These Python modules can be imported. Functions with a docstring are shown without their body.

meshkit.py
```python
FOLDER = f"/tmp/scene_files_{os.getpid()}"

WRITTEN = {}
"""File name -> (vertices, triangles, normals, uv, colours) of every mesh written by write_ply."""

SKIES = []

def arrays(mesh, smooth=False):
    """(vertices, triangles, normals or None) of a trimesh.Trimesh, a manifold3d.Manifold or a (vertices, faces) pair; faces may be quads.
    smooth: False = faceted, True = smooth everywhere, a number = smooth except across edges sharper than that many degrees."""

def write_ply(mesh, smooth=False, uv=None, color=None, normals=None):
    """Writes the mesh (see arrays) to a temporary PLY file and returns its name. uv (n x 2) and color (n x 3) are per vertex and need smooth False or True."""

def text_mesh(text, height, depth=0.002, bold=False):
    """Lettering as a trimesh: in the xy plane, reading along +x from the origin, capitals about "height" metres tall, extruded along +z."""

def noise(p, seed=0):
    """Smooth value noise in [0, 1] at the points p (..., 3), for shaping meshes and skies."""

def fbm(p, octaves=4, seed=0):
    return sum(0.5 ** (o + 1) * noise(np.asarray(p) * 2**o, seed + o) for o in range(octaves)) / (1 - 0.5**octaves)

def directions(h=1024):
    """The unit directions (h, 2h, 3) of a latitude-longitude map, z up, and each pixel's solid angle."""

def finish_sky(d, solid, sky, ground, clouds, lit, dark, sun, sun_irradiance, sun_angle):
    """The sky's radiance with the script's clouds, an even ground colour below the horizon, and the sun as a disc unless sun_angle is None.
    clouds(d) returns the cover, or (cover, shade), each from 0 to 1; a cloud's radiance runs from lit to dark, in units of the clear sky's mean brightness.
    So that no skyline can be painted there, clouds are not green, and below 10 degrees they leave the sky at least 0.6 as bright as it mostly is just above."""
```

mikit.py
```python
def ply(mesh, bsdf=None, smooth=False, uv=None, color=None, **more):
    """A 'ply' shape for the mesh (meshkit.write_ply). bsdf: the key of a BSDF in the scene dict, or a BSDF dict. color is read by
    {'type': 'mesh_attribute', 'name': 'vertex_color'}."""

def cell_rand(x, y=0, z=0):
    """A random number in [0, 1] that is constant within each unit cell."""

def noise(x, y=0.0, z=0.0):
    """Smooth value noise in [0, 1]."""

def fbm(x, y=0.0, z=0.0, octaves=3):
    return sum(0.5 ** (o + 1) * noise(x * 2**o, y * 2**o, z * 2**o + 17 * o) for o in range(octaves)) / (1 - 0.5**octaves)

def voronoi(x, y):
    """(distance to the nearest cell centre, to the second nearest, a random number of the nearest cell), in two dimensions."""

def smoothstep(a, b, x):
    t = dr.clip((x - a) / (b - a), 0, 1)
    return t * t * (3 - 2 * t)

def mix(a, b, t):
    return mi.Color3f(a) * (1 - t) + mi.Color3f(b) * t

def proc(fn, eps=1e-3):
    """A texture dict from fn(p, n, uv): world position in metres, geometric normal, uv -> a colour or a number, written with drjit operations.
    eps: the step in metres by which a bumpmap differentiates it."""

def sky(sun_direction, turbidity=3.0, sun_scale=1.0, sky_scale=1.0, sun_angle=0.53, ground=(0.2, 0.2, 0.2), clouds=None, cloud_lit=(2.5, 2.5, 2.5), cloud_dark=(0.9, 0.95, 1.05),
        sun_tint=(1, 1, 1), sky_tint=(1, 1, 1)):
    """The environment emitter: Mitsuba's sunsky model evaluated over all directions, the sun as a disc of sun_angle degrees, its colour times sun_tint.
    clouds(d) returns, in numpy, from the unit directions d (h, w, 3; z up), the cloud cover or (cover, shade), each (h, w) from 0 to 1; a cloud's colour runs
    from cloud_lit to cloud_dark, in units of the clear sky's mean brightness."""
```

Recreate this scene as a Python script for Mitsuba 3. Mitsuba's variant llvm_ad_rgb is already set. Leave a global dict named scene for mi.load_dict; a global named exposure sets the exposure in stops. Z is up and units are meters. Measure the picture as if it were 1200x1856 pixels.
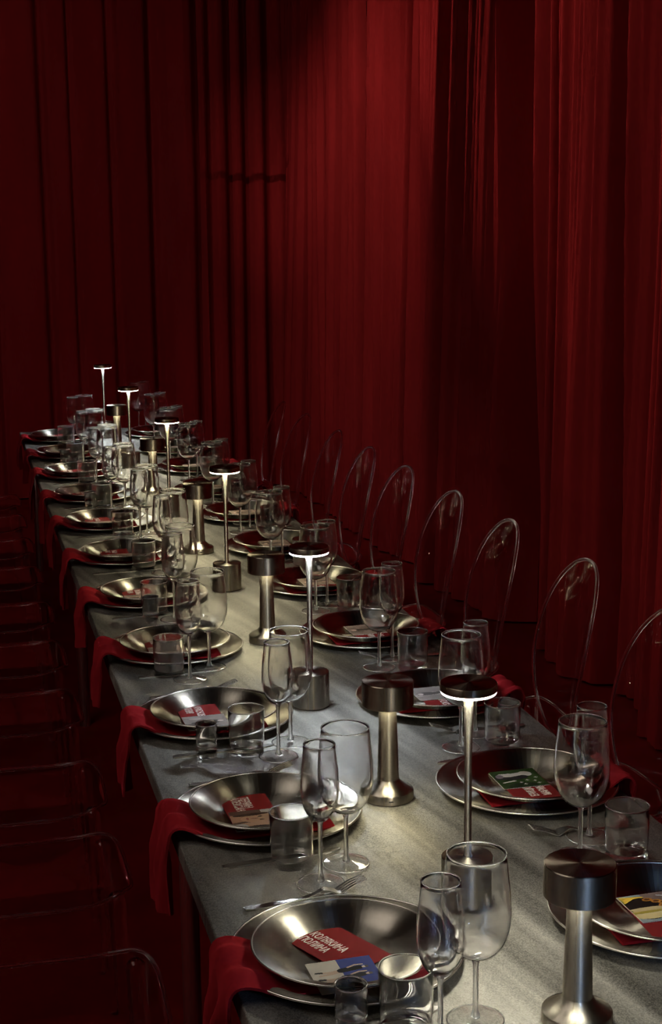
import math, random
import numpy as np, trimesh, mitsuba as mi, drjit as dr
import meshkit, mikit
from mikit import noise, fbm, smoothstep, mix, proc
from shapely.geometry import Polygon, Point, box as sbox
from shapely import affinity
from shapely.ops import unary_union

T = mi.ScalarTransform4f
RNG = random.Random(7)
scene, labels = {}, {}

# ------------------------------------------------------------------ camera
EXP = 3.0
exposure = EXP
TZ = 0.75                                   # height of the table top
OX, OY = 0.8, 3.0                           # the world origin lies at this point of the table's plan
_f, _pitch, _yaw, _roll = 2765.4, math.radians(10.9), math.radians(14.08), math.radians(-0.618)
_F = np.array([math.sin(_yaw) * math.cos(_pitch), math.cos(_yaw) * math.cos(_pitch), -math.sin(_pitch)])
_R = np.array([math.cos(_yaw), -math.sin(_yaw), 0.0])
_U = np.cross(_R, _F)
_U = -_R * math.sin(_roll) + _U * math.cos(_roll)
_O = np.array([0.0, 0.0, TZ + 1.1137])
scene['camera'] = {'type': 'perspective', 'fov_axis': 'x', 'fov': 2 * math.degrees(math.atan(600 / _f)),
                   'near_clip': 0.05, 'far_clip': 60.0,
                   'to_world': T().translate([-OX, -OY, 0]) @ T().look_at(origin=_O.tolist(), target=(_O + _F).tolist(), up=_U.tolist())}

# ------------------------------------------------------------------ light levels
LAMP = 9.6                                 # radiance of the lamps' diffusers
SPOT = 0.54                                  # unseen ceiling spotlights, placed to wash the curtains
SPOTS = [  # origin, target, colour, intensity, cutoff, beam, where
    ((1.0, 9.9, 3.75), (2.35, 5.4, 2.25), (1.0, 0.80, 0.66), 7.2, 17, 9, 'above the far end'),
    ((0.5, 7.6, 3.75), (2.35, 8.5, 1.9), (1.0, 0.80, 0.66), 1.9, 34, 14, 'above the far middle'),
    ((0.3, 6.6, 3.75), (2.35, 5.3, 2.1), (1.0, 0.80, 0.66), 1.15, 29, 14, 'above the middle'),
    ((-1.9, 6.2, 3.75), (0.7, 10.4, 2.0), (1.0, 0.82, 0.72), 1.4, 36, 12, 'above the far left'),
    ((-0.6, 5.2, 3.75), (2.36, 10.15, 2.15), (1.0, 0.80, 0.70), 3.8, 8.0, 2.0, 'over the long table'),
]
FILL = 0.26                                 # radiance of the added fill panel over the near left

# ------------------------------------------------------------------ materials
def bsdf(name, d):
    scene[name] = d
    return name

def two(d):
    return {'type': 'twosided', 'bsdf': d}

def rgb(*c):
    return {'type': 'rgb', 'value': list(c)}

def cloth_tex(base, amp=0.35):
    def fn(p, n, uv):
        v = fbm(p.x * 9, p.y * 9, p.z * 1.2, 3) * 0.7 + noise(p.x * 320, p.y * 320, p.z * 40) * 0.3
        return mi.Color3f(*base) * (1 - amp + 2 * amp * v)
    return proc(fn)

bsdf('mat_curtain', two({'type': 'diffuse', 'reflectance': cloth_tex((0.27, 0.0165, 0.018), 0.22)}))
bsdf('mat_napkin', two({'type': 'principled', 'base_color': cloth_tex((0.26, 0.010, 0.015), 0.2), 'roughness': 0.9, 'specular': 0.1}))
bsdf('mat_floor', two({'type': 'principled', 'base_color': cloth_tex((0.13, 0.003, 0.003), 0.3), 'roughness': 0.8, 'specular': 0.15}))
bsdf('mat_ceiling', two({'type': 'diffuse', 'reflectance': rgb(0.05, 0.02, 0.02)}))
bsdf('mat_wall', two({'type': 'diffuse', 'reflectance': rgb(0.10, 0.012, 0.012)}))

def table_alpha(p, n, uv):
    a = fbm(p.x * 26 + p.y * 5.0, p.y * 1.6, 0.0, 3)
    b = fbm(p.x * 70 + p.y * 15.0, p.y * 3.0 - p.x * 2, 7.0, 2)
    c = fbm(p.x * 3.5, p.y * 2.5, 3.0, 3)
    return 0.33 + 0.28 * (a - 0.5) + 0.08 * (b - 0.5) + 0.14 * (c - 0.5)

def table_col(p, n, uv):
    a = fbm(p.x * 26 + p.y * 5.0, p.y * 1.6, 0.0, 3)
    g = noise(p.x * 620, p.y * 480, 0)
    s = 0.82 + 0.95 * (a - 0.5) + 0.60 * (g - 0.5)
    return mi.Color3f(0.44, 0.42, 0.375) * s

def table_bump(p, n, uv):
    a = noise(p.x * 330 + p.y * 66, p.y * 9, 0.0)
    b = noise(p.x * 700, p.y * 700, 5.0)
    return 0.00006 * a + 0.00004 * b

bsdf('mat_table', two({'type': 'bumpmap', 'bump': proc(table_bump, 4e-4), 'scale': 1.0,
                       'bsdf': {'type': 'roughconductor', 'material': 'none', 'distribution': 'ggx', 'alpha': proc(table_alpha), 'specular_reflectance': proc(table_col)}}))
bsdf('mat_plate', two({'type': 'roughconductor', 'material': 'none', 'distribution': 'ggx', 'alpha_u': 0.04, 'alpha_v': 0.30, 'specular_reflectance': rgb(0.43, 0.40, 0.34)}))
bsdf('mat_rim', two({'type': 'roughconductor', 'material': 'none', 'distribution': 'ggx', 'alpha': 0.08, 'specular_reflectance': rgb(0.68, 0.65, 0.60)}))
bsdf('mat_lamp', two({'type': 'roughconductor', 'material': 'none', 'distribution': 'ggx', 'alpha_u': 0.05, 'alpha_v': 0.24, 'specular_reflectance': rgb(0.45, 0.41, 0.34)}))
bsdf('mat_lamp_shaded', two({'type': 'roughconductor', 'material': 'none', 'distribution': 'ggx', 'alpha_u': 0.05, 'alpha_v': 0.20, 'specular_reflectance': rgb(0.31, 0.27, 0.215)}))  # lamp metal darkened in colour, standing in for shade on heads and shades
bsdf('mat_cutlery', two({'type': 'roughconductor', 'material': 'none', 'distribution': 'ggx', 'alpha': 0.09, 'specular_reflectance': rgb(0.64, 0.62, 0.58)}))
bsdf('mat_glass', {'type': 'dielectric', 'int_ior': 1.52, 'ext_ior': 1.0})
bsdf('mat_chair_rim', {'type': 'roughdielectric', 'distribution': 'ggx', 'alpha': 0.05, 'int_ior': 1.5, 'ext_ior': 1.0})
bsdf('mat_edge_glass', {'type': 'roughdielectric', 'distribution': 'ggx', 'alpha': 0.11, 'int_ior': 1.52, 'ext_ior': 1.0})
bsdf('mat_foot', {'type': 'thindielectric', 'int_ior': 1.5, 'ext_ior': 1.0})
bsdf('mat_panel', {'type': 'thindielectric', 'int_ior': 1.85, 'ext_ior': 1.0})
bsdf('mat_acrylic', {'type': 'dielectric', 'int_ior': 1.57, 'ext_ior': 1.0})
bsdf('mat_diffuser', two({'type': 'diffuse', 'reflectance': rgb(0.75, 0.75, 0.72)}))
bsdf('mat_black', two({'type': 'plastic', 'diffuse_reflectance': rgb(0.012, 0.012, 0.012)}))
bsdf('mat_card_red', two({'type': 'principled', 'base_color': rgb(0.165, 0.014, 0.014), 'roughness': 0.7, 'specular': 0.12}))
bsdf('mat_card_white', two({'type': 'diffuse', 'reflectance': rgb(0.62, 0.58, 0.54)}))
bsdf('mat_letter', two({'type': 'diffuse', 'reflectance': rgb(0.66, 0.60, 0.55)}))
bsdf('mat_print', two({'type': 'principled', 'base_color': {'type': 'mesh_attribute', 'name': 'vertex_color'}, 'roughness': 0.7, 'specular': 0.12}))

# ------------------------------------------------------------------ mesh helpers
def lathe(segments, n=40, bs='mat_plate', crease=35.0):
    """A surface of revolution from a (r, z) polyline with analytic normals and (angle, length) uv."""
    P = np.asarray(segments, float)
    keep = np.r_[True, np.linalg.norm(np.diff(P, axis=0), axis=1) > 1e-7]
    P = P[keep]
    d = np.diff(P, axis=0)
    d /= np.linalg.norm(d, axis=1, keepdims=True)
    nrm = np.stack([d[:, 1], -d[:, 0]], 1)          # right-hand side of the walk direction = outside when walked upwards
    pts, ns, ls = [], [], []
    L = np.r_[0, np.cumsum(np.linalg.norm(np.diff(P, axis=0), axis=1))]
    strips = []
    cur = [0]
    pn = [nrm[0]]
    for i in range(1, len(P)):
        last = i == len(P) - 1
        if last or np.degrees(np.arccos(np.clip(d[i - 1] @ d[i], -1, 1))) > crease:
            cur.append(i); pn.append(nrm[i - 1]); strips.append((cur, pn))
            if not last:
                cur, pn = [i], [nrm[i]]
        else:
            m = nrm[i - 1] + nrm[i]
            cur.append(i); pn.append(m / np.linalg.norm(m))
    V, N, UV, F = [], [], [], []
    a = np.linspace(0, 2 * np.pi, n + 1)
    ca, sa = np.cos(a), np.sin(a)
    base = 0
    for idx, pn in strips:
        k = len(idx)
        for i, nn in zip(idx, pn):
            r, z = P[i]
            V.append(np.stack([r * ca, r * sa, np.full(n + 1, z)], 1))
            N.append(np.stack([nn[0] * ca, nn[0] * sa, np.full(n + 1, nn[1])], 1))
            UV.append(np.stack([a / (2 * np.pi), np.full(n + 1, L[i] / L[-1])], 1))
        for j in range(k - 1):
            A = base + j * (n + 1) + np.arange(n); B = A + n + 1
            r0, r1 = P[idx[j]][0], P[idx[j + 1]][0]
            if r0 > 1e-9:
                F.append(np.stack([A, A + 1, B + 1], 1) if r1 <= 1e-9 else np.stack([A, A + 1, B + 1], 1))
            if r1 > 1e-9:
                F.append(np.stack([A, B + 1, B], 1))
        base += k * (n + 1)
    V, N, UV, F = np.vstack(V), np.vstack(N), np.vstack(UV), np.vstack(F)
    path = meshkit.write_ply((V, F), False, UV, None, normals=N)
    return {'type': 'ply', 'filename': path, 'face_normals': False, 'bsdf': {'type': 'ref', 'id': bs}}

def arc(cx, cz, r, a0, a1, n):
    t = np.radians(np.linspace(a0, a1, n))
    return [(cx + r * math.cos(x), cz + r * math.sin(x)) for x in t]

def spline(pts, n):
    from scipy.interpolate import PchipInterpolator
    p = np.asarray(pts, float)
    t = np.r_[0, np.cumsum(np.linalg.norm(np.diff(p, axis=0), axis=1))]
    u = np.linspace(0, t[-1], n)
    return [tuple(x) for x in np.stack([PchipInterpolator(t, p[:, 0])(u), PchipInterpolator(t, p[:, 1])(u)], 1)]

def put(key, shape, M=None):
    assert key not in scene, key
    S = T().translate([-OX, -OY, 0])
    scene[key] = {**shape, 'to_world': S @ M if M is not None else S}

def numbered(name):
    used = counts.get(name, -1) + 1
    counts[name] = used
    return name if used == 0 else f'{name}_{used:03d}'
counts = {}

def thing(name, label, cat, group=None):
    k = numbered(name)
    labels[k] = {'label': label, 'category': cat}
    if group:
        labels[k]['group'] = group
    return k

def at(x, y, z=0.0, rot=0.0, s=1.0):
    m = T().translate([float(x), float(y), float(z)])
    if rot:
        m = m.rotate([0, 0, 1], math.degrees(rot))
    if s != 1.0:
        m = m.scale(s)
    return m

def rbox(x0, x1, y0, y1, z0, z1, r):
    """A box with rounded edges (hull of spheres)."""
    import manifold3d as m3
    r = min(r, 0.49 * min(x1 - x0, y1 - y0, z1 - z0))
    s = m3.Manifold.sphere(r, 12)
    return m3.Manifold.batch_hull([s.translate((x, y, z)) for x in (x0 + r, x1 - r) for y in (y0 + r, y1 - r) for z in (z0 + r, z1 - r)])

def grid_mesh(P):
    """A (rows, cols, 3) sheet as quads."""
    h, w = P.shape[:2]
    i = np.arange(h * w).reshape(h, w)
    q = np.stack([i[:-1, :-1], i[:-1, 1:], i[1:, 1:], i[1:, :-1]], -1).reshape(-1, 4)
    return P.reshape(-1, 3), q

def slab(P, thick):
    """A sheet with thickness, closed."""
    v = P
    du, dv = np.gradient(v, axis=1), np.gradient(v, axis=0)
    n = np.cross(du, dv); n /= np.linalg.norm(n, axis=2, keepdims=True) + 1e-12
    A, B = v + n * thick / 2, v - n * thick / 2
    h, w = v.shape[:2]
    va, qa = grid_mesh(A); vb, qb = grid_mesh(B)
    N = h * w
    i = np.arange(N).reshape(h, w)
    ring = np.r_[i[0, :], i[1:, -1], i[-1, -2::-1], i[-2:0:-1, 0]]
    nx = np.roll(ring, -1)
    side = np.stack([ring, ring + N, nx + N, nx], 1)
    q = np.vstack([qa, qb[:, ::-1] + N, side])
    m = trimesh.Trimesh(np.vstack([va, vb]), np.vstack([q[:, [0, 1, 2]], q[:, [0, 2, 3]]]), process=False)
    return m

# ------------------------------------------------------------------ the room
WX, WY, FY, LX, CZ = 2.85, 10.6, -2.4, -3.2, 4.0
def flat(key, a, b, mat, label):
    put(key, mikit.ply(trimesh.creation.box(bounds=[a, b]), mat))
    labels[key] = {'label': label, 'kind': 'structure'}
flat('floor', (LX, FY, -0.08), (WX, WY, 0.0), 'mat_floor', 'dark red floor under the table and chairs')
flat('ceiling', (LX, FY, CZ), (WX, WY, CZ + 0.08), 'mat_ceiling', 'dark ceiling of the room')
flat('wall_back', (LX, WY, 0.0), (WX, WY + 0.08, CZ), 'mat_wall', 'dark wall behind the far curtain')
flat('wall_right', (WX, FY, 0.0), (WX + 0.08, WY, CZ), 'mat_wall', 'dark wall behind the right curtain')
flat('wall_left', (LX - 0.08, FY, 0.0), (LX, WY, CZ), 'mat_wall', 'dark red wall on the left')
flat('wall_front', (LX, FY - 0.08, 0.0), (WX, FY, CZ), 'mat_wall', 'dark red wall at the near end')

# ------------------------------------------------------------------ curtains
def curtain(label, P0, P1, inward, seed, folds, amp=0.035, lean=0.0, fine=1.0, turn=(0, 0)):
    """A hanging curtain from plan point P0 to P1. folds: (position in metres, depth, width) of deep valleys, away from the room."""
    P0, P1 = np.array(P0, float), np.array(P1, float)
    L = np.linalg.norm(P1 - P0)
    ns, nz = int(L / 0.012), 44
    s = np.linspace(0, L, ns); z = np.linspace(0.012, CZ - 0.01, nz)
    S, Z = np.meshgrid(s, z)
    drift = 0.05 * (meshkit.fbm(np.stack([S * 0.8, Z * 0.35, S * 0 + seed], -1), 2, seed) - 0.5) + lean * (Z - 1.2)
    Q = S + drift
    low = 1 - Z / CZ
    def n1(f, o, k):
        return meshkit.fbm(np.stack([Q * f, Z * 0.10 + o, Q * 0 + k], -1), 3, seed + k) - 0.5
    d = 2.6 * amp * n1(1.9, 0, 1) + fine * 0.8 * amp * n1(7.5, 3, 2) * (0.55 + 0.9 * meshkit.noise(np.stack([Q * 1.3, Z * 0.2, Q * 0], -1), seed + 9)) + fine * 0.30 * amp * n1(26, 5, 3) - 0.7 * amp * np.clip(.10 - np.abs(n1(3.1, 1, 4)), 0, 1) * 4 * np.clip(2 * meshkit.noise(np.stack([Q * .9, Z * .25, Q * 0 + 5], -1), seed + 17) - .4, 0, 1)
    for c, dep, wid in folds:
        d = d - dep * np.exp(-np.abs((Q - c) / wid) ** 3)
    e = np.clip(np.minimum(S, L - S) / 0.10, 0, 1)
    d = d * e - turn[0] * np.clip(1 - S / .09, 0, 1) ** 1.5 - turn[1] * np.clip(1 - (L - S) / .09, 0, 1) ** 1.5
    t = (P1 - P0) / L
    inw = np.array(inward, float)
    P = np.zeros(S.shape + (3,))
    P[..., 0] = P0[0] + t[0] * S + inw[0] * d
    P[..., 1] = P0[1] + t[1] * S + inw[1] * d
    P[..., 2] = Z
    k = thing('curtain', label, 'curtain')
    put(k, mikit.ply(slab(P, 0.004), 'mat_curtain', smooth=50))
BY, RX = 10.4, 2.35
curtain('dark red curtain panel at the far end behind the left end of the table', (-1.6, BY + 0.05), (1.60, BY + .03), (0, -1), 11,
        [(1.96, .03, .02), (2.30, .05, .03), (2.485, .03, .018), (2.74, .035, .02), (3.02, .05, .03)], amp=0.045, fine=0.3)
curtain('dark red curtain panel at the far end filling the corner', (1.52, BY - .01), (2.32, BY + .03), (0, -1), 23,
        [(.19, .07, .03), (.275, .05, .03), (.415, .06, .03), (.54, .07, .035), (.70, .08, .05), (.84, .04, .02)], amp=0.08, fine=0.5)
curtain('red curtain on the right from the corner to the dark gap', (RX, BY + .05), (RX, 6.41), (-1, 0), 37,
        [(1.13, .08, .03), (1.60, .14, .045), (1.91, .09, .03), (2.60, .08, .03), (3.30, .10, .05)], amp=0.11, lean=-0.075, turn=(0, .30))
curtain('red curtain on the right between the dark gap and the near end', (RX, 6.10), (RX, 2.2), (-1, 0), 41,
        [(.22, .14, .03), (.75, .10, .03), (1.09, .08, .03), (1.5, .06, .03)], amp=0.13, lean=-0.05, turn=(.30, 0))

# ------------------------------------------------------------------ unseen ceiling spotlights, placed to light the curtains
def spotlight(o, t, col, inten, cut, beam, where):
    k = thing('unseen_ceiling_spotlight', f'unseen black ceiling spotlight placed to light the curtains, {where} of the room', 'spotlight')
    o, t = np.array(o, float), np.array(t, float)
    d = (t - o) / np.linalg.norm(t - o)
    R = trimesh.geometry.align_vectors([0, 0, 1], d); R[:3, 3] = o
    can = trimesh.creation.annulus(0.045, 0.05, 0.14)
    back = trimesh.creation.cylinder(0.05, 0.006); back.apply_translation([0, 0, -0.072])
    m = trimesh.util.concatenate([can, back]); m.apply_transform(R)
    put(k + '__can', mikit.ply(m, 'mat_black', smooth=30))
    stem = trimesh.creation.cylinder(0.01, CZ - o[2] - 0.03); stem.apply_translation([o[0], o[1], (CZ + o[2] + 0.05) / 2])
    put(k + '__stem', mikit.ply(stem, 'mat_black', smooth=30))
    o2 = o + d * 0.075
    scene[k + '_light'] = {'type': 'spot', 'to_world': T().translate([-OX, -OY, 0]) @ T().look_at(origin=o2.tolist(), target=t.tolist(), up=[0, 0, 1]),
                           'intensity': rgb(*[c * inten * SPOT for c in col]), 'cutoff_angle': float(cut), 'beam_width': float(beam)}
for a in SPOTS:
    spotlight(*a)
pk = thing('added_fill_panel', 'added dim fill panel at the ceiling over the near left of the room', 'fill light')  # added fill, brightens the floor and napkins on the left
put(pk + '__panel', {**mikit.ply(trimesh.creation.box(bounds=[(-2.6, 0.6, CZ - .03), (-0.8, 3.6, CZ - .02)]), 'mat_diffuser'), 'emitter': {'type': 'area', 'radiance': rgb(FILL, FILL * .9, FILL * .8)}})
put(pk + '__frame', mikit.ply(trimesh.creation.box(bounds=[(-2.64, 0.56, CZ - .018), (-0.76, 3.64, CZ)]), 'mat_black'))
hk = thing('unseen_shadow_bar', 'unseen dark bar placed to cast a stripe of shade on the far curtain', 'bar')  # out of view, throws the shade stripe across the corner curtain
put(hk + '__bar', mikit.ply(rbox(.34, .62, 7.274, 7.286, 3.10, 3.116, .002), 'mat_black'))
for xx in (.36, .60):
    c_ = trimesh.creation.cylinder(.0012, CZ - 3.115, sections=8); c_.apply_translation([xx, 7.28, (CZ + 3.115) / 2])
    put(hk + '__' + numbered('cable'), mikit.ply(c_, 'mat_black'))

# ------------------------------------------------------------------ the table
X0, X1, Y0, Y1 = 0.36, 1.245, 0.55, 8.31
tk = thing('dining_table', 'long stainless steel banquet table laid for guests between clear chairs', 'table')
put(tk + '__tabletop', mikit.ply(rbox(X0, X1, Y0, Y1, TZ - 0.035, TZ, 0.005), 'mat_table', smooth=40))
put(tk + '__frame', mikit.ply(trimesh.util.concatenate([trimesh.creation.box(bounds=[(X0 + .04, Y0 + .05, TZ - .085), (X0 + .07, Y1 - .05, TZ - .034)]),
    trimesh.creation.box(bounds=[(X1 - .07, Y0 + .05, TZ - .085), (X1 - .04, Y1 - .05, TZ - .034)])]), 'mat_cutlery'))
for yy in (Y0 + .1, 2.97, 5.55, Y1 - .1):
    for xx in (X0 + .07, X1 - .07):
        leg = trimesh.creation.cylinder(0.02, TZ - .035, sections=20); leg.apply_translation([xx, yy, (TZ - .035) / 2])
        put(tk + '__' + numbered('leg'), mikit.ply(leg, 'mat_cutlery', smooth=30))

# ------------------------------------------------------------------ lamps
slim = {}
slim['base'] = lathe([(0, .0), (.0405, .0), (.0431, .0014), (.0431, .0808), (.0421, .082), (.0075, .082), (0, .082)], 64, 'mat_lamp')
slim['stem'] = lathe([(.0058, .081)] + [(.0058, .081), (.0085, .0835), (.0062, .087), (.0060, .24), (.0066, .29), (.0078, .335), (.0095, .3645)], 32, 'mat_lamp')
slim['head'] = lathe([(.0452, .3655), (.0462, .3665), (.0462, .3775), (.0452, .379), (.010, .3795), (0, .3795)], 64, 'mat_lamp_shaded')
_diff = [(0, .3615), (.0430, .3615)] + arc(.0430, .3636, .0021, -90, 0, 5) + [(.0451, .3657), (.0, .3657)]
slim['diffuser'] = lathe(_diff, 56, 'mat_diffuser')
mush = {}
mush['base'] = lathe([(0, 0), (.0485, 0), (.0498, .0014), (.0498, .0175), (.0487, .0192), (.036, .0262), (.0255, .0335), (.0215, .040)], 64, 'mat_lamp')
mush['column'] = lathe([(.0212, .0385), (.0206, .06), (.0192, .11), (.0176, .16), (.0168, .204)], 48, 'mat_lamp')
mush['shade'] = lathe([(.0478, .2065), (.0478, .1912), (.0487, .190), (.0492, .190), (.0500, .191), (.0500, .2365), (.0488, .238), (0, .238)], 64, 'mat_lamp_shaded')
mush['light_panel'] = lathe([(.0170, .2040), (.0470, .2040), (.0474, .2046), (.0474, .2065), (.0170, .2065), (.0170, .2040)], 48, 'mat_diffuser')
port = rbox(-.0045, .0045, -.0503, -.0470, .0075, .0110, .0012)
mush['charging_port'] = mikit.ply(port, 'mat_black', smooth=40)

ORD = ['nearest', 'second nearest', 'third nearest', 'fourth nearest', 'fifth nearest', 'sixth nearest', 'seventh nearest', 'eighth nearest', 'ninth nearest', 'tenth nearest', 'eleventh nearest']
COOL, NEUT, WARM = (.86, .95, 1.05), (1.0, .95, .78), (1.05, .96, .66)
SL = [(.785, 1.10, (.52, .86, 1.6), 1.7), (.785, 2.232, NEUT, 1), (.779, 3.318, COOL, 1.35), (.798, 4.499, WARM, 1), (.795, 5.701, WARM, 1.2), (.785, 6.852, (1.0, .96, .78), 1.8), (.785, 7.970, COOL, 2.1)]  # first lamp is out of view, placed for the cool near light
for i, (x, y, c, g) in enumerate(SL):
    lab = ('unseen slim metal table lamp at the near end, placed to light the nearest mushroom lamp' if i == 0 else
           f'slim metal table lamp with flat glowing disc, {ORD[i-1]} of its kind')
    k = thing('slim_table_lamp', lab, 'table lamp', 'slim table lamps along the table')
    for p, sh in slim.items():
        sh = dict(sh)
        if p == 'diffuser':
            sh['emitter'] = {'type': 'area', 'radiance': rgb(*[LAMP * g * v for v in c])}
            labels[k + '__diffuser'] = {'label': 'white glowing ring under the disc'}
        put(f'{k}__{p}', sh, at(x, y, TZ, 0.3 * i))
ML = [(.808, 1.831, .3), (.790, 2.715, .35), (.795, 3.886, .4), (.800, 5.044, .6), (.798, 6.176, .4), (.785, 7.375, .4)]
for i, (x, y, r) in enumerate(ML):
    k = thing('mushroom_table_lamp', f'brushed metal mushroom lamp with drum shade, {ORD[i]} of its kind', 'table lamp', 'mushroom table lamps along the table')
    for p, sh in mush.items():
        sh = dict(sh)
        if p == 'light_panel':
            sh['emitter'] = {'type': 'area', 'radiance': rgb(*[LAMP * 0.36 * v for v in ((1.0, .97, .8) if i == 0 else WARM)])}
            labels[k + '__light_panel'] = {'label': 'glowing light ring inside the shade'}
        if p == 'charging_port':
            labels[k + '__charging_port'] = {'label': 'small dark charging socket'}
        put(f'{k}__{p}', sh, at(x, y, TZ, -math.atan2(x, y) + (.12 if i else -.6)))

# ------------------------------------------------------------------ tableware shapes
def stemmed(bowl_o, bowl_i, stem, n, k):
    """Bowl and stem are solid glass, the thin foot is a thin sheet."""
    h = stem[-1][1]
    foot = lathe(arc(.0403, .0013, .0013, -120, 80, 6 + k) + spline([(.0400, .0027), (.022, .0044), (.0105, .0068), (.0066, .0088)], 8 + 4 * k), n, 'mat_foot', crease=60)
    st = lathe([(0, .0040), (.0060, .0042), (.0068, .0055)] + spline([(.0064, .0088), (.0042, .0155)] + stem, 10 + 6 * k) + [(0, h)], max(16, n // 2), 'mat_edge_glass', crease=60)
    bo = lathe([(0, h + .0006), (bowl_o[0][0] - .0015, h + .0006)] + spline(bowl_o, 12 + 8 * k) + [((bowl_o[-1][0] + bowl_i[0][0]) / 2, .2496)] + spline(bowl_i, 12 + 8 * k), n, 'mat_glass', crease=60)
    rm = lathe(arc((bowl_o[-1][0] + bowl_i[0][0]) / 2, .2502, .0010, -180, 180, 9), n, 'mat_edge_glass', crease=60)
    fe = lathe(arc(.0405, .0013, .0011, -180, 180, 9), n, 'mat_edge_glass', crease=60)
    return {'bowl': bo, 'bowl__rim': rm, 'stem': st, 'foot': foot, 'foot__edge': fe}

def wine(n, k=1):
    return stemmed([(.0064, .0928), (.016, .0965), (.031, .107), (.0435, .128), (.0490, .158), (.0478, .190), (.0445, .222), (.0418, .2493)],
                   [(.0409, .2493), (.0434, .222), (.0467, .190), (.0479, .158), (.0422, .1294), (.0297, .1090), (.015, .0996), (0, .0976)],
                   [(.0038, .05), (.0040, .084), (.0062, .0922)], n, k)

def flute(n, k=1):
    return stemmed([(.0057, .1123), (.013, .117), (.023, .129), (.0305, .149), (.0328, .172), (.0318, .200), (.0285, .230), (.0268, .2493)],
                   [(.0256, .2493), (.0271, .230), (.0304, .200), (.0313, .172), (.0289, .150), (.0212, .1315), (.011, .1215), (0, .1183)],
                   [(.0036, .05), (.0038, .104), (.0055, .1118)], n, k)

def tumbler(n):
    o = [(0, .0012), (.028, .0012), (.031, 0), (.0345, 0)] + arc(.0345, .0035, .0035, -90, 0, 5) + [(.0383, .03), (.0388, .07), (.0391, .0925)] + arc(.0382, .0926, .0009, 0, 180, 5)
    i = [(.0369, .07), (.0363, .03), (.0355, .019)] + arc(.0315, .0165, .004, 0, -80, 4) + [(.015, .0120), (0, .0115)]
    return {'body': lathe(o + i, n, 'mat_glass', crease=60), 'rim': lathe(arc(.0382, .0948, .0012, -180, 180, 9), n, 'mat_edge_glass', crease=60)}

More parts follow.
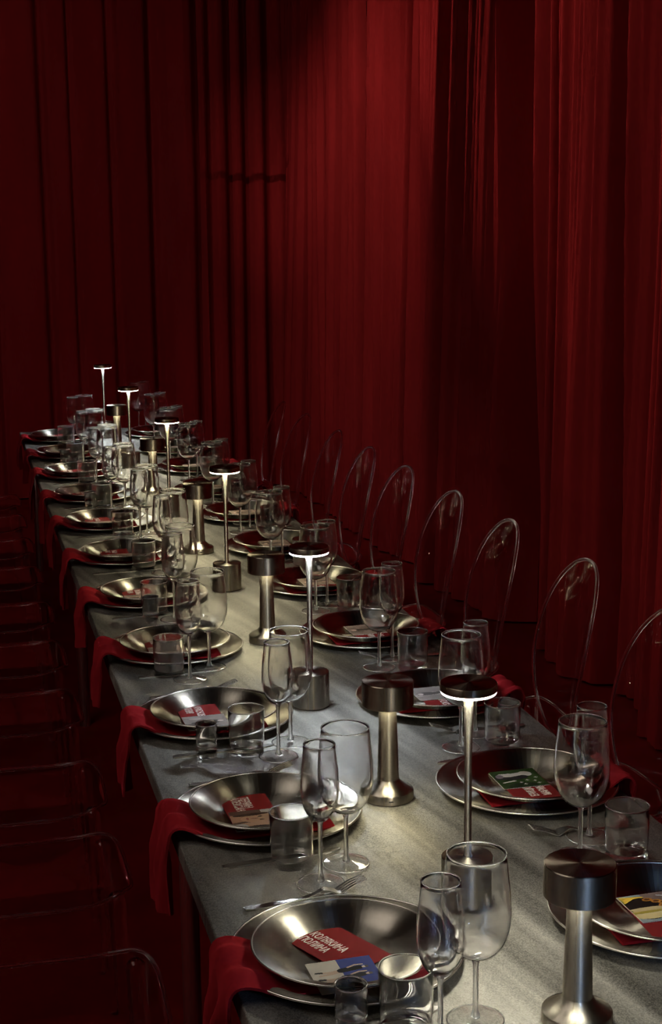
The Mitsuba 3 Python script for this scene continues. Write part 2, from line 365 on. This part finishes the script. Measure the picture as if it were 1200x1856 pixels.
def shot(n):
    o = [(0, .001), (.016, .001), (.0180, 0), (.0205, 0)] + arc(.0205, .002, .002, -90, 0, 4) + [(.0222, .024), (.0226, .0245), (.0230, .026), (.0236, .0700)] + arc(.0226, .0700, .0010, 0, 180, 5)
    i = [(.0209, .045), (.0204, .030)] + arc(.0170, .0275, .0032, 0, -85, 4) + [(.008, .0238), (0, .0235)]
    return {'body': lathe(o + i, n, 'mat_glass', crease=60), 'rim': lathe(arc(.0226, .0722, .0011, -180, 180, 9), n, 'mat_edge_glass', crease=60)}

G = {q: {'wine': wine(n, q), 'flute': flute(n, q), 'tumbler': tumbler(n), 'shot': shot(n)} for q, n in ((2, 72), (1, 48), (0, 36))}

def rolled(rim_r, rim_z, rr):
    return arc(rim_r, rim_z, rr, -160, 140, 12)
def dish(profile, t, rim, n=80):
    """A sheet metal dish: upper face profile from the centre out, thickness t, a rolled rim."""
    up = spline(profile, 26)
    low = [(r, z - t) for r, z in up]
    body = lathe([(0, low[0][1])] + low[1:] + up[::-1][0:-1] + [(0, up[0][1])], n, 'mat_plate')
    rm = lathe(arc(rim[0], rim[1], rim[2], -180, 180, 13), n, 'mat_rim')
    return body, rm
CH = dish([(0, .0035), (.06, .0035), (.124, .0035), (.138, .0065), (.155, .0135), (.168, .0175), (.1775, .0185)], .0012, (.1785, .0182, .0021))
DP = dish([(0, .0015), (.05, .0015), (.084, .0020), (.096, .0055), (.110, .0150), (.123, .0235), (.135, .0275), (.1415, .0283)], .0012, (.1425, .0282, .0019))
DZ = 0.0125                                   # the dinner plate stands on the folded napkin

def bend(mesh, zf):
    m = mesh.copy()
    v = m.vertices.copy(); v[:, 2] += zf(v[:, 0]); m.vertices = v
    return m
def flatware(poly, t, zf, edge=0.006):
    m = trimesh.creation.extrude_polygon(poly, t, engine='earcut')
    for _ in range(2):
        m = m.subdivide()
    m.merge_vertices()
    m = m.subdivide_to_size(edge) if hasattr(m, 'subdivide_to_size') else m
    return mikit.ply(bend(m, zf), 'mat_cutlery', smooth=35)
# along +x: the handle's end at 0, the tip at 0.215
_h = Polygon([(0, -.0045), (.012, -.0072), (.05, -.0062), (.10, -.0040), (.135, -.0036), (.135, .0036), (.10, .0040), (.05, .0062), (.012, .0072), (0, .0045)])
_head = [Polygon([(.130, -.0036), (.146, -.0075), (.158, -.0118), (.168, -.0122), (.168, .0122), (.158, .0118), (.146, .0075), (.130, .0036)])]
for j in range(4):
    y = -.0105 + j * .0070
    _head.append(Polygon([(.166, y - .0017), (.212, y - .0012), (.215, y), (.212, y + .0012), (.166, y + .0017)]))
FORK = flatware(unary_union([_h] + _head).buffer(.0006), .002, lambda x: .0105 * np.clip((x - .09) / .05, 0, 1) ** 2 - .010 * np.clip(1 - np.abs(x - .165) / .03, 0, 1) ** 1.5 + .008 * np.clip((x - .17) / .045, 0, 1) ** 2 + .002 * np.clip(1 - x / .03, 0, 1))
_k = unary_union([Polygon([(0, -.0045), (.01, -.0075), (.06, -.0068), (.112, -.0050), (.112, .0050), (.06, .0068), (.01, .0075), (0, .0045)]),
                  Polygon([(.108, -.0048), (.118, -.0085), (.17, -.0095), (.200, -.0075), (.219, -.001), (.222, .0040), (.205, .0052), (.115, .0050)])]).buffer(.0006)
KNIFE = flatware(_k, .0028, lambda x: 0 * x)

# ------------------------------------------------------------------ napkins
def napkin_mesh(seed, hang, side):
    """side -1: guests on the left (hangs to -x), +1: right. Local origin at the plate centre on the table top."""
    r = np.random.default_rng(seed)
    edge = 0.188 if side < 0 else 0.186
    path = [(-.105, .0085), (-.05, .0083), (.08, .0083), (.120, .0085), (.136, .0125), (.158, .0215), (.178, .0252), (edge + .002, .0232), (edge + .012, .012), (edge + .016, -.02), (edge + .018, -.07), (edge + .017, -hang)]
    p = np.array(spline(path, 64))
    v = np.linspace(-1, 1, 34)
    sgrid = np.linspace(0, 1, len(p))
    P = np.zeros((len(p), len(v), 3))
    ph = r.uniform(0, 6.28, 4)
    skew = r.uniform(-.02, .02)
    for i, (x, z) in enumerate(p):
        t = np.clip((x - .12) / .06, 0, 1); dn = np.clip(-z / hang, 0, 1)
        half = (.086 if side < 0 else .066) - .006 * t - .030 * np.clip(dn * 2.2, 0, 1) + .012 * dn
        y = v * half + skew * (t + dn)
        puff = t * (.004 + .006 * np.sin(v * 3.1 + ph[0]) ** 2 + .004 * np.sin(v * 7.3 + ph[1])) * (1 - .3 * dn)
        wave = .009 * np.sin(v * 6.0 + ph[2] + dn * 1.3) + .004 * np.sin(v * 13 + ph[3])
        P[i, :, 0] = x + puff * dn * .8 + wave * np.clip(dn * 3, 0, 1)
        P[i, :, 1] = y
        P[i, :, 2] = z + puff * (1 - np.clip(dn * 4, 0, 1)) + np.clip(dn - .5, 0, 1) * .03 * v * math.sin(ph[3])
    P[..., 0] *= side
    if side < 0:
        P = P[:, ::-1]
    m = slab(P[:, ::-1], .0045)
    return m

# ------------------------------------------------------------------ cards
def slab_poly(poly, z0, h):
    m = trimesh.creation.extrude_polygon(poly, h, engine='earcut'); m.apply_translation([0, 0, z0]); return m
def text(s, h, x, y, sx=0.62, depth=.00025):
    m = meshkit.text_mesh(s, h, depth, bold=True)
    m.apply_translation(-np.array([m.bounds[0][0], m.bounds[0][1], 0]))
    m.apply_scale([sx, 1, 1]); m.apply_translation([x, y, 0]); return m
CW, CH_ = .148, .092                           # a card lying in reading position: x to the reader's right, y away from the reader
def name_card(l1, l2, fs=.0165):
    base = mikit.ply(slab_poly(sbox(0, 0, CW, CH_), 0, .0009), 'mat_card_red')
    a, b = text(l1, fs, .012, .0385), text(l2, fs, .012, .0165)
    m = trimesh.util.concatenate([a, b]); m.apply_translation([0, 0, .0009])
    return base, mikit.ply(m, 'mat_letter')
def picture(items, w, h):
    """A flat print: layered colour patches on a card w x h."""
    vs, fs, cs, n = [], [], [], 0
    clip = sbox(.0, .0, w, h)
    for j, (poly, col) in enumerate(items):
        g = poly.intersection(clip)
        for part in getattr(g, 'geoms', [g]):
            if part.is_empty or part.geom_type != 'Polygon' or part.area < 1e-8: continue
            m = slab_poly(part, .0009 + .00005 * j, .00005)
            vs.append(m.vertices); fs.append(m.faces + n); n += len(m.vertices); cs.append(np.tile(col, (len(m.vertices), 1)))
    base = mikit.ply(slab_poly(clip, 0, .0009), 'mat_card_white')
    return base, mikit.ply(trimesh.Trimesh(np.vstack(vs), np.vstack(fs), process=False), 'mat_print', color=np.vstack(cs))
def ell(x, y, a, b, r=0):
    return affinity.translate(affinity.rotate(affinity.scale(Point(0, 0).buffer(1, 16), a, b), r, origin=(0, 0)), x, y)
def limb(pts, r0, r1):
    from shapely.geometry import LineString
    out = []
    for i in range(len(pts) - 1):
        a, b = np.array(pts[i]), np.array(pts[i + 1])
        f0, f1 = i / (len(pts) - 1), (i + 1) / (len(pts) - 1)
        out.append(unary_union([Point(a).buffer(r0 + (r1 - r0) * f0), Point(b).buffer(r0 + (r1 - r0) * f1)]).convex_hull)
    return unary_union(out)
def pic_two_figures():
    w, h = .100, .095
    it = [(sbox(0, 0, .05, h), (.42, .39, .34)), (sbox(.047, 0, w, h), (.045, .06, .20))]
    for dy, c in ((.058, (.02, .02, .022)), (.036, (.025, .025, .028))):
        it += [(limb([(.012, dy + .003), (.030, dy + .001), (.050, dy + .004)], .0020, .0030), (.40, .30, .24)), (limb([(.012, dy - .006), (.030, dy - .004), (.050, dy + .001)], .0020, .0030), (.40, .30, .24)),
               (limb([(.008, dy + .004), (.016, dy + .003)], .0022, .0022), (.03, .03, .03)),
               (limb([(.046, dy + .002), (.075, dy + .005)], .0060, .0056), c), (limb([(.058, dy + .009), (.070, dy + .014), (.082, dy + .013)], .0018, .0015), (.42, .32, .27)),
               (ell(.083, dy + .005, .0042, .0032), (.45, .36, .31)), (ell(.0865, dy + .005, .0028, .0036), (.10, .09, .09))]
    return picture(it, w, h)
def pic_portrait():
    w, h = .088, .095
    it = [(sbox(0, 0, w, h), (.10, .06, .045)), (sbox(.06, .070, w, h), (.34, .32, .30)), (limb([(0, .058), (.024, .056)], .018, .012), (.34, .19, .12)),
          (ell(.050, .054, .033, .0185), (.42, .25, .16)), (ell(.040, .074, .036, .006, 4), (.05, .03, .022)), (ell(.066, .056, .017, .016), (.40, .26, .17)),
          (ell(.055, .062, .0045, .0024), (.05, .03, .02)), (ell(.056, .047, .0045, .0024), (.05, .03, .02)), (ell(.043, .054, .0075, .0018), (.26, .14, .09)), (ell(.030, .054, .0024, .006), (.28, .10, .08)),
          (limb([(.02, .026), (.05, .030), (.086, .022)], .009, .010), (.40, .25, .17)), (ell(.012, .020, .014, .012), (.36, .34, .33)), (ell(.046, .010, .03, .010), (.05, .035, .03)), (ell(.083, .052, .006, .02), (.045, .03, .025))]
    return picture(it, w, h)
def pic_grey(seed, tone=(.20, .18, .17)):
    w, h = .095, .095
    r = np.random.default_rng(seed)
    it = [(sbox(0, 0, w, h), tuple(np.array(tone) * .9))]
    for _ in range(7):
        it.append((ell(r.uniform(0, w), r.uniform(0, h), r.uniform(.006, .03), r.uniform(.004, .012), r.uniform(-30, 30)), tuple(np.array(tone) * r.uniform(.25, 1.8))))
    it += [(limb([(.02, .045), (.05, .05), (.07, .048)], .006, .010), tuple(np.array(tone) * .3)), (ell(.080, .049, .007, .006), tuple(np.array(tone) * 2.0))]
    return picture(it, w, h)
def pic_green():
    w, h = .095, .095
    it = [(sbox(0, 0, w, h), (.018, .035, .010)), (ell(.02, .06, .02, .03), (.03, .055, .015)), (ell(.05, .085, .03, .014), (.012, .02, .008))]
    for x, y in ((.012, .050), (.020, .066), (.034, .060), (.044, .080), (.05, .07), (.016, .080)):
        it.append((unary_union([sbox(x - .004, y - .001, x + .004, y + .001), sbox(x - .001, y - .004, x + .001, y + .004)]), (.42, .40, .37)))
    it += [(limb([(.025, .028), (.05, .032), (.075, .030)], .012, .012), (.40, .38, .37)), (limb([(.035, .042), (.06, .046), (.088, .040)], .009, .007), (.02, .018, .02)), (ell(.028, .020, .010, .006), (.38, .34, .31)),
           (limb([(.06, .060), (.085, .065)], .003, .002), (.42, .40, .38)), (ell(.082, .032, .008, .010), (.12, .10, .12))]
    return picture(it, w, h)
def pic_meal():
    w, h = .100, .095
    it = [(sbox(0, 0, w, h), (.20, .24, .25)), (sbox(0, 0, .06, .04), (.16, .11, .10)), (ell(.072, .050, .036, .038), (.012, .007, .006)), (ell(.070, .066, .036, .017), (.42, .32, .14)), (ell(.070, .074, .034, .012), (.50, .40, .20)), (ell(.076, .062, .03, .004), (.28, .22, .04)),
          (ell(.070, .051, .034, .005), (.46, .36, .20)), (ell(.034, .066, .008, .005), (.07, .05, .04))]
    for x, y in ((.034, .036), (.044, .030), (.038, .046), (.056, .022)):
        it += [(ell(x, y, .009, .006), (.34, .14, .03)), (ell(x, y, .005, .0032), (.10, .04, .015))]
    for j in range(5):
        it.append((limb([(.06 + .004 * j, .012), (.098, .006 + .005 * j)], .0018, .0018), (.60, .38, .05)))
    it += [(limb([(.012, .022), (.034, .012)], .003, .002), (.32, .30, .32))]
    return picture(it, w, h)

# ------------------------------------------------------------------ place settings
LXC, RXC = .543, 1.064
YS = [2.09 + .585 * k for k in range(11)]
# seen positions of the glasses: tumbler, wine, flute, shot
TPL_L = dict(tumbler=(.020, -.205), wine=(.115, -.215), flute=(.055, -.285))
TPL_R = dict(tumbler=(.030, .285), wine=(-.068, .303), flute=(-.018, .375))
OVL = {0: dict(tumbler=(.569, 1.871), wine=(.671, 1.870), flute=(.596, 1.800), shot=(.494, 1.885)),
       1: dict(tumbler=(.540, 2.463), wine=(.631, 2.433), flute=(.568, 2.364)),
       2: dict(tumbler=(.574, 3.048), wine=(.676, 3.076), flute=(.632, 2.996), shot=(.487, 3.041)),
       3: dict(tumbler=(.496, 3.653), wine=(.602, 3.680), flute=(.538, 3.590)),
       4: dict(tumbler=(.541, 4.255), wine=(.624, 4.277), flute=(.587, 4.174), shot=(.519, 4.172)),
       5: dict(tumbler=(.585, 4.835), wine=(.690, 4.863), flute=(.640, 4.762)),
       6: dict(tumbler=(.578, 5.373), wine=(.670, 5.400), flute=(.635, 5.320))}
OVR = {0: dict(tumbler=(1.116, 2.332), wine=(1.037, 2.352), flute=(1.087, 2.426)),
       1: dict(tumbler=(1.108, 2.934), wine=(1.018, 2.943), flute=(1.079, 3.025), shot=(1.146, 2.995)),
       2: dict(tumbler=(1.094, 3.536), wine=(1.014, 3.560), flute=(1.069, 3.631)),
       3: dict(tumbler=(1.093, 4.146), wine=(.993, 4.151), flute=(1.043, 4.215), shot=(1.140, 4.20)),
       4: dict(tumbler=(1.090, 4.710), wine=(.985, 4.737), flute=(1.041, 4.816))}
NAMES_L = [('КОЛЯКИНА', 'ПОЛИНА'), ('ТЕРЯИН', 'АЛЕКСАНДР'), ('КРАСНОВА', 'ЮЛИЯ'), ('ОРЛОВ', 'ИВАН'), ('ЛИСИНА', 'АННА'), ('ПАНИН', 'ОЛЕГ'), ('СОМОВА', 'ВЕРА'), ('ЛЕВИН', 'ИЛЬЯ'), ('БЕЛОВА', 'НИНА'), ('МОРЕВ', 'ПЁТР'), ('ТИТОВА', 'ЗОЯ')]
NAMES_R = [('СЕРОВ', 'ЮРИЙ'), ('ЕРИЦКАЯ', 'МАРИНА'), ('СОКОЛОВ', 'МАКСИМ'), ('ДЁМИНА', 'ЛИЗА'), ('ГУСЕВ', 'ЕГОР'), ('РЯБОВА', 'ИННА'), ('КРОТОВ', 'ЛЕВ'), ('ЮДИНА', 'ОЛЬГА'), ('ФОМИН', 'ГЛЕБ'), ('ЖУКОВА', 'АСЯ'), ('НОСОВ', 'РОМАН')]
PIC_L = {0: pic_two_figures, 1: pic_portrait}
PIC_R = {0: pic_meal, 1: pic_green}
PIC_TEXT = {('L', 0): 'photo card of two figures on blue', ('L', 1): 'photo card with a portrait face', ('R', 0): 'photo card of a plated meal', ('R', 1): 'green photo card of a figure'}
WHO = lambda side, k: f"{ORD[k]} {'left' if side == 'L' else 'right'}-hand setting"

for side in 'LR':
    for k, y in enumerate(YS):
        r = np.random.default_rng(100 * (side == 'R') + k)
        sx = -1 if side == 'L' else 1
        cx = (LXC if side == 'L' else RXC) + r.uniform(-.004, .004)
        where = WHO(side, k)
        face = -math.pi / 2 if side == 'L' else math.pi / 2      # turns the reader's right (+x) to -y on the left side, +y on the right
        # charger, napkin, plate
        a = thing('charger_plate', f'large brushed steel charger plate at the {where}', 'plate', 'steel charger plates')
        put(a + '__dish', CH[0], at(cx, y + .010, TZ)); put(a + '__rim', CH[1], at(cx, y + .010, TZ))
        nk = thing('napkin', f'red cloth napkin hanging over the table edge at the {where}', 'napkin', 'red napkins')
        put(nk, mikit.ply(napkin_mesh(500 + k + (50 if side == 'R' else 0), .13 + r.uniform(-.02, .03), sx), 'mat_napkin', smooth=60), at(cx, y - .012, TZ))
        dx, dy = cx - .004 + r.uniform(-.004, .004), y - .010 + r.uniform(-.004, .004)
        b = thing('dinner_plate', f'brushed steel dinner plate with two cards at the {where}', 'plate', 'steel dinner plates')
        put(b + '__dish', DP[0], at(dx, dy, TZ + DZ)); put(b + '__rim', DP[1], at(dx, dy, TZ + DZ))
        # cutlery
        f = thing('fork', f'steel fork lying beside the charger plate at the {where}', 'fork', 'steel forks')
        n = thing('table_knife', f'steel table knife lying between plate and glasses at the {where}', 'knife', 'steel knives')
        if side == 'L':
            put(f, FORK, at(.424, y + .200 + r.uniform(0, .012), TZ + .0004, .12 + r.uniform(-.04, .04)))
            put(n, KNIFE, at(.418, y - .203 + r.uniform(-.006, .004), TZ + .0002, .11 + r.uniform(-.04, .04)))
        else:
            put(f, FORK, at(1.200, y - .222 + r.uniform(-.004, .006), TZ + .0004, math.pi - .06 + r.uniform(-.04, .04)))
            put(n, KNIFE, at(1.162, y + .190 + r.uniform(-.004, .006), TZ + .0002, math.pi + .02 + r.uniform(-.03, .03)))
        # glasses
        spots = (OVL if side == 'L' else OVR).get(k)
        if spots is None:
            t = TPL_L if side == 'L' else TPL_R
            spots = {q: ((LXC if side == 'L' else RXC) + v[0] + r.uniform(-.004, .004), y + v[1] + r.uniform(-.004, .004)) for q, v in t.items()}
            if (side, k) in (('L', 7), ('L', 9), ('R', 6)):
                spots['shot'] = (spots['tumbler'][0] - .05 * (1 if side == 'L' else -1), spots['tumbler'][1] - .05)
        q = 2 if k < 3 else 1 if k < 6 else 0
        for what, (gx, gy) in spots.items():
            nm, cat, txt = {'tumbler': ('tumbler', 'glass', 'short clear glass tumbler'), 'wine': ('wine_glass', 'wine glass', 'tall clear wine glass with wide bowl'),
                            'flute': ('champagne_flute', 'champagne glass', 'narrow clear champagne glass on a stem'), 'shot': ('shot_glass', 'shot glass', 'small clear thick-based shot glass')}[what]
            g = thing(nm, f'{txt} at the {where}', cat, f'{nm.replace("_", " ")}s')
            M = at(gx, gy, TZ + .0011, r.uniform(0, 6))
            for p, sh in G[q][what].items():
                put(f'{g}__{p}' if p else g, sh, M)
        # cards
        l1, l2 = (NAMES_L if side == 'L' else NAMES_R)[k]
        card, let = name_card(l1, l2)
        pc, pr = (PIC_L if side == 'L' else PIC_R).get(k, lambda: pic_grey(900 + k + 40 * (side == 'R'), (.24, .21, .20) if k == 2 else (.30, .22, .18)))()
        zc = TZ + DZ + .0032
        if side == 'L':
            o1, a1, o2, a2 = {0: ((.458, 2.150), .45, (.472, 1.966), .03)}.get(k, ((dx - .075, dy + .092), .02 + r.uniform(-.06, .06), (dx - .072, dy - .085), r.uniform(-.05, .05)))
        else:
            o1, a1, o2, a2 = {1: ((1.104, 2.592), .0, (1.102, 2.745), .0), 0: ((1.102, 1.990), -.03, (1.112, 2.150), .03)}.get(k, ((dx + .055, dy - .085), r.uniform(-.06, .06), (dx + .050, dy + .072), r.uniform(-.05, .05)))
        nc = thing('name_card', f'red name card with white lettering on the dinner plate at the {where}', 'card', 'red name cards')
        M = at(o1[0], o1[1], zc, face + a1)
        put(nc + '__card', card, M); put(nc + '__lettering', let, M)
        labels[nc + '__lettering'] = {'label': 'white capital lettering in two lines'}
        ph = thing('photo_card', f"{PIC_TEXT.get((side, k), 'small printed photo card')} on the dinner plate at the {where}", 'card', 'photo cards')
        M = at(o2[0], o2[1], zc + .0014, (0 if side == 'L' else math.pi) + a2)
        put(ph + '__card', pc, M); put(ph + '__picture', pr, M)

# ------------------------------------------------------------------ clear chairs
def superell(a, b, p, n=72):
    t = np.linspace(0, 2 * np.pi, n, endpoint=False)
    return np.c_[a * np.sign(np.cos(t)) * np.abs(np.cos(t)) ** (2 / p), b * np.sign(np.sin(t)) * np.abs(np.sin(t)) ** (2 / p)]
def sheet(outline, place, rings=14):
    n, c = len(outline), outline.mean(0)
    V = [np.array([c])] + [c + (outline - c) * q / rings for q in range(1, rings + 1)]
    V = place(np.vstack(V))
    i = np.arange(n); j = (i + 1) % n
    F = [np.stack([np.zeros(n, int), 1 + i, 1 + j], 1)]
    for q in range(rings - 1):
        a, b = 1 + q * n, 1 + (q + 1) * n
        F += [np.stack([a + i, b + i, b + j], 1), np.stack([a + i, b + j, a + j], 1)]
    return mikit.ply(trimesh.Trimesh(V, np.vstack(F), process=False), 'mat_panel', smooth=True)
def ring_tube(P, r, m=12):
    """A closed tube of radius r around the loop P."""
    n = len(P)
    t = np.roll(P, -1, 0) - np.roll(P, 1, 0); t /= np.linalg.norm(t, axis=1, keepdims=True)
    up = np.cross(t, P - P.mean(0)); up /= np.linalg.norm(up, axis=1, keepdims=True)
    sd = np.cross(up, t)
    a = np.arange(m) * 2 * np.pi / m
    V = P[:, None] + r * (np.cos(a)[None, :, None] * sd[:, None] + np.sin(a)[None, :, None] * up[:, None])
    i, j = np.meshgrid(np.arange(n), np.arange(m), indexing='ij')
    q = np.stack([i * m + j, ((i + 1) % n) * m + j, ((i + 1) % n) * m + (j + 1) % m, i * m + (j + 1) % m], -1).reshape(-1, 4)
    me = trimesh.Trimesh(V.reshape(-1, 3), np.vstack([q[:, [0, 1, 2]], q[:, [0, 2, 3]]]), process=False)
    if me.volume < 0: me.invert()
    return mikit.ply(me, 'mat_chair_rim', smooth=True)
# chair faces +x; seat centre at the origin on the floor
def seat_place(v):
    x, y = v[:, 0], v[:, 1]
    return np.c_[x, y, .462 - .012 * (1 - np.clip(np.maximum(np.abs(x) / .205, np.abs(y) / .19), 0, 1) ** 2) - .026 * np.clip((np.abs(y) - .145) / .045, 0, 1) ** 2 - .026 * np.clip((x - .155) / .05, 0, 1) ** 2]
so = superell(.205, .19, 4.5, 96)
t = np.linspace(0, 2 * np.pi, 96, endpoint=False)
ol = np.c_[.186 * np.sign(np.cos(t)) * np.abs(np.cos(t)) ** .92, .262 * np.sign(np.sin(t)) * np.abs(np.sin(t)) ** .95]
ol[:, 0] *= np.where(ol[:, 1] < 0, 1 - .10 * (ol[:, 1] / .262) ** 2, 1)
def back_place(v):
    hh = v[:, 1] + .262                                # height along the back
    return np.c_[-.190 - .095 * (hh / .524) ** 1.25 + .035 * (v[:, 0] / .186) ** 2, -v[:, 0], .385 + hh * .985]
def leg_mesh(x, y, back):
    import manifold3d as m3
    top = (x, y, .425); foot = (x - .055 if back else x + .012, y * (1.06 if back else 1.0), .014)
    a = m3.Manifold.sphere(.020, 16).translate(top); b = m3.Manifold.sphere(.013, 16).translate(foot)
    return mikit.ply((a + b).hull(), 'mat_acrylic', smooth=True)
CHAIR = {'seat': sheet(so, seat_place), 'seat__rim': ring_tube(seat_place(so), .0042), 'backrest': sheet(ol, back_place), 'backrest__rim': ring_tube(back_place(ol), .0052)}
for nm, (lx, ly, bb) in {'leg': (.165, .145, 0), 'leg_001': (.165, -.145, 0), 'leg_002': (-.165, .150, 1), 'leg_003': (-.165, -.150, 1)}.items():
    CHAIR[nm] = leg_mesh(lx, ly, bb)
LEFT_CH = [2.07, 2.64, 3.24, 3.745, 4.40, 4.975, 5.54, 6.17, 6.76, 7.34, 7.92]
RIGHT_CH = [2.15, 2.74, 3.34, 3.93, 4.54, 5.08, 5.66, 6.20, 6.75, 7.37, 7.95]
for side, ys in (('L', LEFT_CH), ('R', RIGHT_CH)):
    for k, y in enumerate(ys):
        lab = (f'clear plastic chair at the left side of the table, {ORD[k]} in its row' if side == 'L' else f'clear oval-backed chair at the right side of the table, {ORD[k]} in its row')
        c = thing('clear_chair', lab, 'chair', 'clear chairs on the left' if side == 'L' else 'clear chairs on the right')
        M = at(.125, y, 0, RNG.uniform(-.03, .03)) if side == 'L' else at(1.455, y, 0, math.pi + RNG.uniform(-.05, .05))
        for p, sh in CHAIR.items():
            put(f'{c}__{p}', sh, M)
        labels[c + '__backrest__rim'] = {'label': 'thick clear rim of the oval back'}
